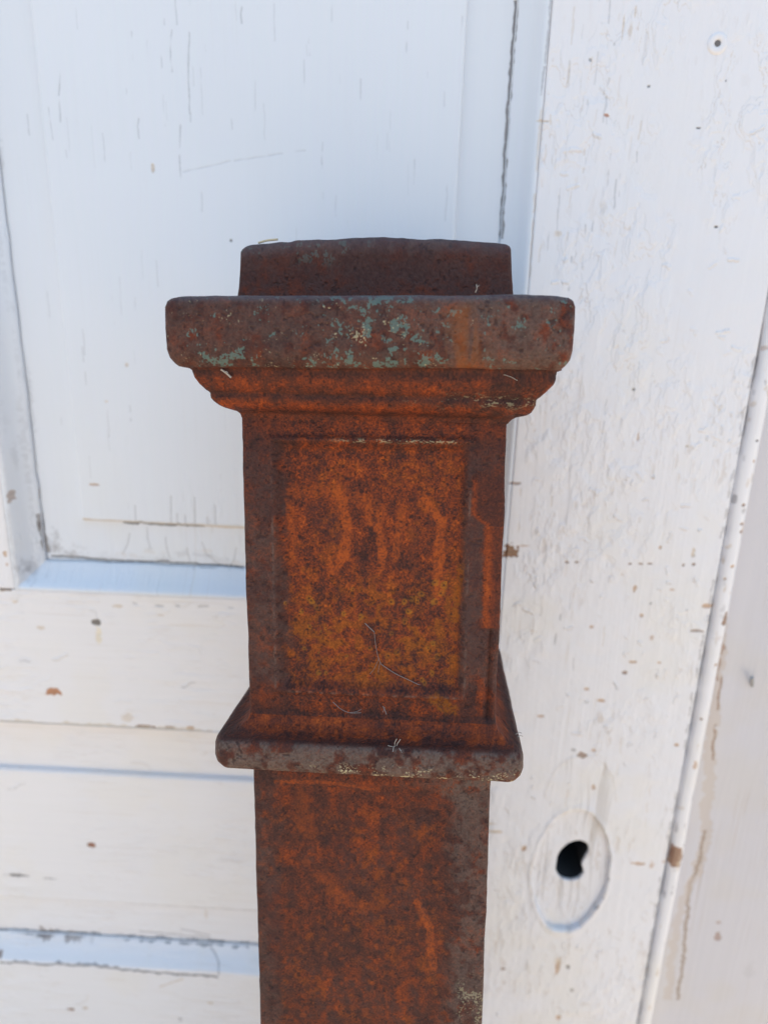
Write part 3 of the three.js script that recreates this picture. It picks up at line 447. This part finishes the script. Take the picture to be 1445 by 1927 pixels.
  for (let i = 0; i < 120; i++) { const [x, y] = D(rr(530, 880), rr(860, 1290)), r = rr(0.0004, 0.001); S.blob(x, y, r, r, COAL, rr(0.4, 0.8), -0.00008, i + 90, 0.5); }
  speck([[800, 1740], [826, 1790], [832, 1850], [838, 1880]], 0.0022, ORANGE, 0.55); speck([[600, 1690], [640, 1740], [700, 1760]], 0.004, ORANGE, 0.25); speck([[560, 1530], [575, 1600]], 0.005, RUSTC, 0.5); speck([[640, 1620], [660, 1700]], 0.006, MAROON, 0.4); speck([[500, 1720], [505, 1900]], 0.004, MAROON, 0.5); speck([[508, 1495], [620, 1492], [720, 1505]], 0.0011, ORANGE, 0.5); speck([[700, 1535], [730, 1540], [770, 1545]], 0.0009, COAL, 0.6); speck([[820, 1545], [838, 1550]], 0.0016, COAL, 0.7); speck([[860, 1500], [900, 1520]], 0.005, IRON, 0.5);
  for (let i = 0; i < 60; i++) { const x = rr(-0.03, 0.032), y = tOf(rr(-0.25, -0.12)), r = rr(0.0005, 0.0022); S.blob(x, y, r, r * 1.3, rnd() < 0.6 ? COAL : ORANGE, rr(0.2, 0.5), -0.00005, i + 300, 0.6); }
}
const [rMap, rBump] = RUST.maps(0.0014);
const iron = new THREE.MeshPhysicalMaterial({ map: rMap, bumpMap: rBump, bumpScale: 0.0014, roughness: 0.7, specularIntensity: 0.5 });
const ironDark = new THREE.MeshStandardMaterial({ color: new THREE.Color().setRGB(0.05, 0.03, 0.026), roughness: 0.9 });

const X = new THREE.Vector3(0.99872746, 0.03058093, 0.04010317), Yv = new THREE.Vector3(-0.02512327, 0.99117491, -0.13015807), Zv = new THREE.Vector3(-0.04372961, 0.12898492, 0.99068189);
const BASE = 1.1705, dieMid = new THREE.Vector3(-0.01261, EYE - 0.07649, -0.24895);
const post = thing('newel_post', 'rusty square cast iron newel post with a moulded cap leaning on the white door', 'post', dieMid.clone().addScaledVector(Yv, -BASE).toArray());
post.quaternion.setFromRotationMatrix(new THREE.Matrix4().makeBasis(X, Yv, Zv));
const HALF = 0.0475;                                               // the front of the die lies at local z = 0, the axis at -HALF
const local = (x, y, z) => new THREE.Vector3(x, y + BASE, z);
const onPost = (x, y, z) => local(x, y, z).applyQuaternion(post.quaternion).add(post.position);
{
  // one ring of the section: a rounded square, densely cut on the front
  const SIDE = [110, 36, 36, 36], C = 7;
  const ringPts = (hw, r) => {
    const out = [], e = hw - r;
    const corners = [[1, 1], [1, -1], [-1, -1], [-1, 1]];           // start at the front left, go right along the front (z = +)
    for (let s = 0; s < 4; s++) {
      const n = SIDE[s];
      for (let i = 0; i < n; i++) { const k = -e + 2 * e * i / n; out.push(s === 0 ? [k, hw, 0, 1] : s === 1 ? [hw, -k, 1, 0] : s === 2 ? [-k, -hw, 0, -1] : [-hw, k, -1, 0]); }
      const c = corners[s], a0 = Math.PI / 2 - s * Math.PI / 2;
      for (let i = 0; i < C; i++) { const a = a0 - Math.PI / 2 * i / C; out.push([c[0] * e + r * Math.cos(a), c[1] * e + r * Math.sin(a), Math.cos(a), Math.sin(a)]); }
    }
    return out;
  };
  const disp = (x, y, z, nx, nz, name) => {
    let d = (n3(x * 62, y * 62, z * 62, 5) - 0.5) * 0.0006 + (n3(x * 220, y * 220, z * 220, 7) - 0.5) * 0.00026 + (n3(x * 600, y * 600, z * 600, 9) - 0.5) * 0.00012;
    if (nz > 0.9) {
      const well = (x0, x1, y0, y1, b, depth) => depth * ss(x0, x0 + b, x) * ss(x1, x1 - b, x) * ss(y0, y0 + b, y) * ss(y1, y1 - b, y);
      if (name === 'die') {
        d -= well(-0.0362, 0.0348, -0.0705, 0.0252, 0.0036, 0.0026);
        d += 0.0008 * Math.exp(-(((y - 0.0262) / 0.0009) ** 2)) * ss(-0.04, -0.034, x) * ss(0.04, 0.034, x);
        d -= 0.0022 * ss(-0.0432, -0.0445, y) * ss(-0.081, -0.0795, y) * Math.exp(-(((x - 0.0449) / 0.0006) ** 2));   // the seam where the front plate has lifted
      }
      if (name === 'die') { const e = Math.max(Math.abs(x + 0.0007) - 0.0362, Math.abs(y + 0.0226) - 0.0488); d += 0.0007 * Math.exp(-((e / 0.0009) ** 2)); }
      if (name === 'shaft') d -= well(-0.037, 0.0345, -1.1, -0.1085, 0.005, 0.0013);
    }
    return d;
  };
  for (const name of Object.keys(PROF)) {
    let rs = rings.filter(r => r.name === name && !r.brk); const at = R0.indexOf(rs[0]); if (at > 0) rs = [R0[at - 1], ...rs];
    const pos = [], uv = [], idx = [], idxPanel = []; let n = 0;
    const inPanel = (x, y) => name === 'die' ? x > -0.0325 && x < 0.031 && y < 0.022 && y > -0.067 : name === 'shaft' ? x > -0.032 && x < 0.029 && y < -0.1135 : false;
    const meta = [];
    rs.forEach((r, k) => {
      const pts = ringPts(r.hw, r.r); pts.push(pts[0]); n = pts.length; let peri = 0; pts.forEach((p, i) => { if (i) peri += Math.hypot(p[0] - pts[i - 1][0], p[1] - pts[i - 1][1]); });
      const sh = r.name === 'cap_slab' || r.name === 'collar' ? -0.0009 * ss(0.05, 0.055, r.hw) : 0;
      const dy = (rs[k + 1] ?? r).y - (rs[k - 1] ?? r).y, dh = (rs[k + 1] ?? r).hw - (rs[k - 1] ?? r).hw, L = Math.hypot(dy, dh) || 1, ny = dh / L, nh = Math.abs(dy) / L;
      let s = -r.hw + r.r, p0 = pts[0];
      pts.forEach((p, i) => {
        s += i ? Math.hypot(p[0] - p0[0], p[1] - p0[1]) : 0; p0 = p;
        let y = r.y; if (name === 'cap_block') { const w = ss(0.079, 0.093, r.y); y += 0.0025 * w * (1 - (p[0] / 0.046) ** 2) + 0.0006 * w * (n2(p[0] * 300, p[1] * 300, 3) - 0.5); }
        y -= 0.0135 * (p[0] + 0.05) * ss(0.0512, 0.0495, r.y) * ss(0.026, 0.034, r.y);
        const d = disp(p[0], y, p[1], p[2], p[3], r.name);
        pos.push(p[0] + sh + (r.name === 'cap_moulding' && p[0] > 0 ? p[0] / 0.06 * (0.0008 * Math.exp(-(((r.y - 0.0488) / 0.0022) ** 2)) * ss(0.0511, 0.0503, r.y) + 0.0018 * Math.exp(-(((r.y - 0.0366) / 0.0022) ** 2))) : 0) + p[2] * d * nh, y + BASE + d * ny, p[1] - HALF + p[3] * d * nh);
        uv.push(((s > peri / 2 ? s - peri : s) - RUST.x0) / (RUST.x1 - RUST.x0), r.t / T_END); meta.push([p[0], y, p[3] > 0.9]);
      });
    });
    for (let k = 0; k + 1 < rs.length; k++) for (let i = 0; i + 1 < n; i++) {
      const a = k * n + i, m = meta[a], t = m[2] && inPanel(m[0], m[1]) && inPanel(meta[a + n + 1][0], meta[a + n + 1][1]) ? idxPanel : idx;
      t.push(a, a + n, a + 1, a + 1, a + n, a + n + 1);
    }
    const lid = (k, up) => { const c = pos.length / 3, y = rs[k].y + BASE; pos.push(0, y + (up ? 0.0036 : 0), -HALF); uv.push(0.5, rs[k].t / T_END); for (let i = 0; i + 1 < n; i++) up ? idx.push(c, k * n + i, k * n + i + 1) : idx.push(c, k * n + i + 1, k * n + i); };
    if (name === 'cap_block') lid(0, true);
    if (name === 'shaft') lid(rs.length - 1, false);
    const g = new THREE.BufferGeometry(); g.setAttribute('position', new THREE.Float32BufferAttribute(pos, 3)); g.setAttribute('uv', new THREE.Float32BufferAttribute(uv, 2)); g.setIndex([...idx, ...idxPanel].length ? idx.concat(idxPanel) : idx); g.computeVertexNormals();
    const cut = list => { const q = g.clone(), map = new Map(), p = [], nn = [], u = [], out = []; for (const a of list) { if (!map.has(a)) { map.set(a, p.length / 3); for (let c = 0; c < 3; c++) { p.push(g.attributes.position.getComponent(a, c)); nn.push(g.attributes.normal.getComponent(a, c)); } u.push(g.attributes.uv.getX(a), g.attributes.uv.getY(a)); } out.push(map.get(a)); } const b = new THREE.BufferGeometry(); b.setAttribute('position', new THREE.Float32BufferAttribute(p, 3)); b.setAttribute('normal', new THREE.Float32BufferAttribute(nn, 3)); b.setAttribute('uv', new THREE.Float32BufferAttribute(u, 2)); b.setIndex(out); return b; };
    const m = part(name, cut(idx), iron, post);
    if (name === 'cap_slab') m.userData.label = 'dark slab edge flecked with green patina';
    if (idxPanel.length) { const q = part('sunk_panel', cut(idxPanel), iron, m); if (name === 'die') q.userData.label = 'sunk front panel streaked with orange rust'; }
  }
}

// ───────────────────────── scraps caught on the iron ─────────────────────────
function tube(pts, r, seg = 24) { return new THREE.TubeGeometry(new THREE.CatmullRomCurve3(pts), seg, r, 6, false); }
const silk = new THREE.MeshStandardMaterial({ color: new THREE.Color().setRGB(0.22, 0.17, 0.155), roughness: 0.9 });
const straw = new THREE.MeshStandardMaterial({ color: new THREE.Color().setRGB(0.58, 0.48, 0.32), roughness: 0.85 });
const pale = new THREE.MeshStandardMaterial({ color: new THREE.Color().setRGB(0.40, 0.35, 0.30), roughness: 0.85 });
const DP = (px, py, lift = 0.0002) => [DIE_X(px), DIE_Y(py), lift];
function strands(o, name, list, mat, anchor) { for (const [pts, r] of list) part(name, tube(pts.map(p => onPost(...p).sub(anchor)), r * 0.68), mat, o); }
function scrap(name, label, category, strandName, list, mat, group) { const a = onPost(...list[0][0][0]); const o = thing(name, label, category, a.toArray(), group); strands(o, strandName, list, mat, a); return o; }
const wd = -0.0018;                                                // floor of the sunk panel
scrap('cobweb', 'broken cobweb strand forking across the lower die panel of the post', 'cobweb', 'strand', [
  [[DP(690, 1174, wd), DP(700, 1183, wd), DP(708, 1190, wd)], 0.00028], [[DP(708, 1190, wd), DP(711, 1215, wd), DP(716, 1238, wd), DP(722, 1252, wd)], 0.00016], [[DP(722, 1252, wd), DP(748, 1268, wd), DP(775, 1280, wd), DP(800, 1290, wd), DP(822, 1292, wd)], 0.00022],
  [[DP(822, 1292, wd), DP(829, 1300, wd), DP(835, 1310, -0.0006)], 0.0002], [[DP(718, 1240, wd), DP(708, 1262, wd), DP(700, 1272, wd)], 0.00012], [[DP(720, 1248, wd), DP(716, 1268, wd)], 0.00012]], silk);
scrap('cobweb', 'short frayed cobweb on the lower edge of the die just over the collar', 'cobweb', 'strand', [
  [[DP(628, 1326), DP(645, 1340), DP(662, 1346), DP(684, 1345)], 0.00022], [[DP(662, 1346), DP(675, 1343), DP(685, 1338)], 0.00016], [[DP(727, 1330), DP(731, 1338), DP(734, 1346)], 0.0003], [[DP(731, 1332), DP(727, 1342)], 0.0002]], silk);
const CY = -0.0886;
scrap('grass_tuft', 'tiny pale tuft of dry grass standing on the collar edge of the post', 'grass tuft', 'blade', [
  [[[0.0105, CY, 0.0085], [0.0110, CY + 0.002, 0.0095], [0.0122, CY + 0.0042, 0.0100]], 0.00022], [[[0.0105, CY, 0.0085], [0.0100, CY + 0.002, 0.0095], [0.0108, CY + 0.0045, 0.0104]], 0.0002], [[[0.0105, CY, 0.0085], [0.0088, CY + 0.001, 0.0098], [0.0075, CY + 0.0016, 0.0104]], 0.00018], [[[0.0105, CY, 0.0085], [0.0118, CY + 0.0004, 0.0100], [0.0128, CY - 0.0006, 0.0110]], 0.00018], [[[0.0105, CY, 0.0085], [0.0098, CY + 0.0012, 0.0100], [0.0094, CY - 0.0004, 0.0112]], 0.00016]], pale);
scrap('straw_chip', 'flat chip of straw lying on the left top edge of the cap block', 'straw chip', 'stalk', [[[[-0.0415, 0.0953, -0.0035], [-0.0385, 0.0962, -0.0040], [-0.0345, 0.0966, -0.0042]], 0.0006]], straw);
scrap('seed_husk', 'pale seed husk stuck under the left end of the cap slab', 'seed husk', 'husk', [[[[-0.0505, 0.0505, 0.0150], [-0.0490, 0.0495, 0.0150], [-0.0472, 0.0478, 0.0145]], 0.0005], [[[-0.0490, 0.0495, 0.0152], [-0.0484, 0.0498, 0.0158], [-0.0478, 0.0492, 0.0162]], 0.0002]], pale);
scrap('fibre', 'thin pale fibre poking up from the right top edge of the cap slab', 'fibre', 'strand', [[[[0.0347, 0.0750, 0.0192], [0.0352, 0.0762, 0.0194], [0.0350, 0.0776, 0.0190]], 0.00016], [[[0.0350, 0.0768, 0.0192], [0.0360, 0.0772, 0.0192]], 0.00012]], pale);
scrap('fibre', 'thin pale fibre sticking out from the right end of the collar', 'fibre', 'strand', [[[[0.0562, -0.0880, -0.0050], [0.0576, -0.0868, -0.0046], [0.0585, -0.0869, -0.0042]], 0.0002], [[[0.0568, -0.0880, -0.0030], [0.0578, -0.0872, -0.0028], [0.0588, -0.0874, -0.0026]], 0.00016]], pale);
scrap('fibre', 'short white fibre on the face of the slab moulding at its right', 'fibre', 'strand', [[[[0.0450, 0.0494, 0.0146], [0.0475, 0.0486, 0.0145], [0.0497, 0.0475, 0.0141]], 0.00015]], pale);

renderer.render(scene, camera);
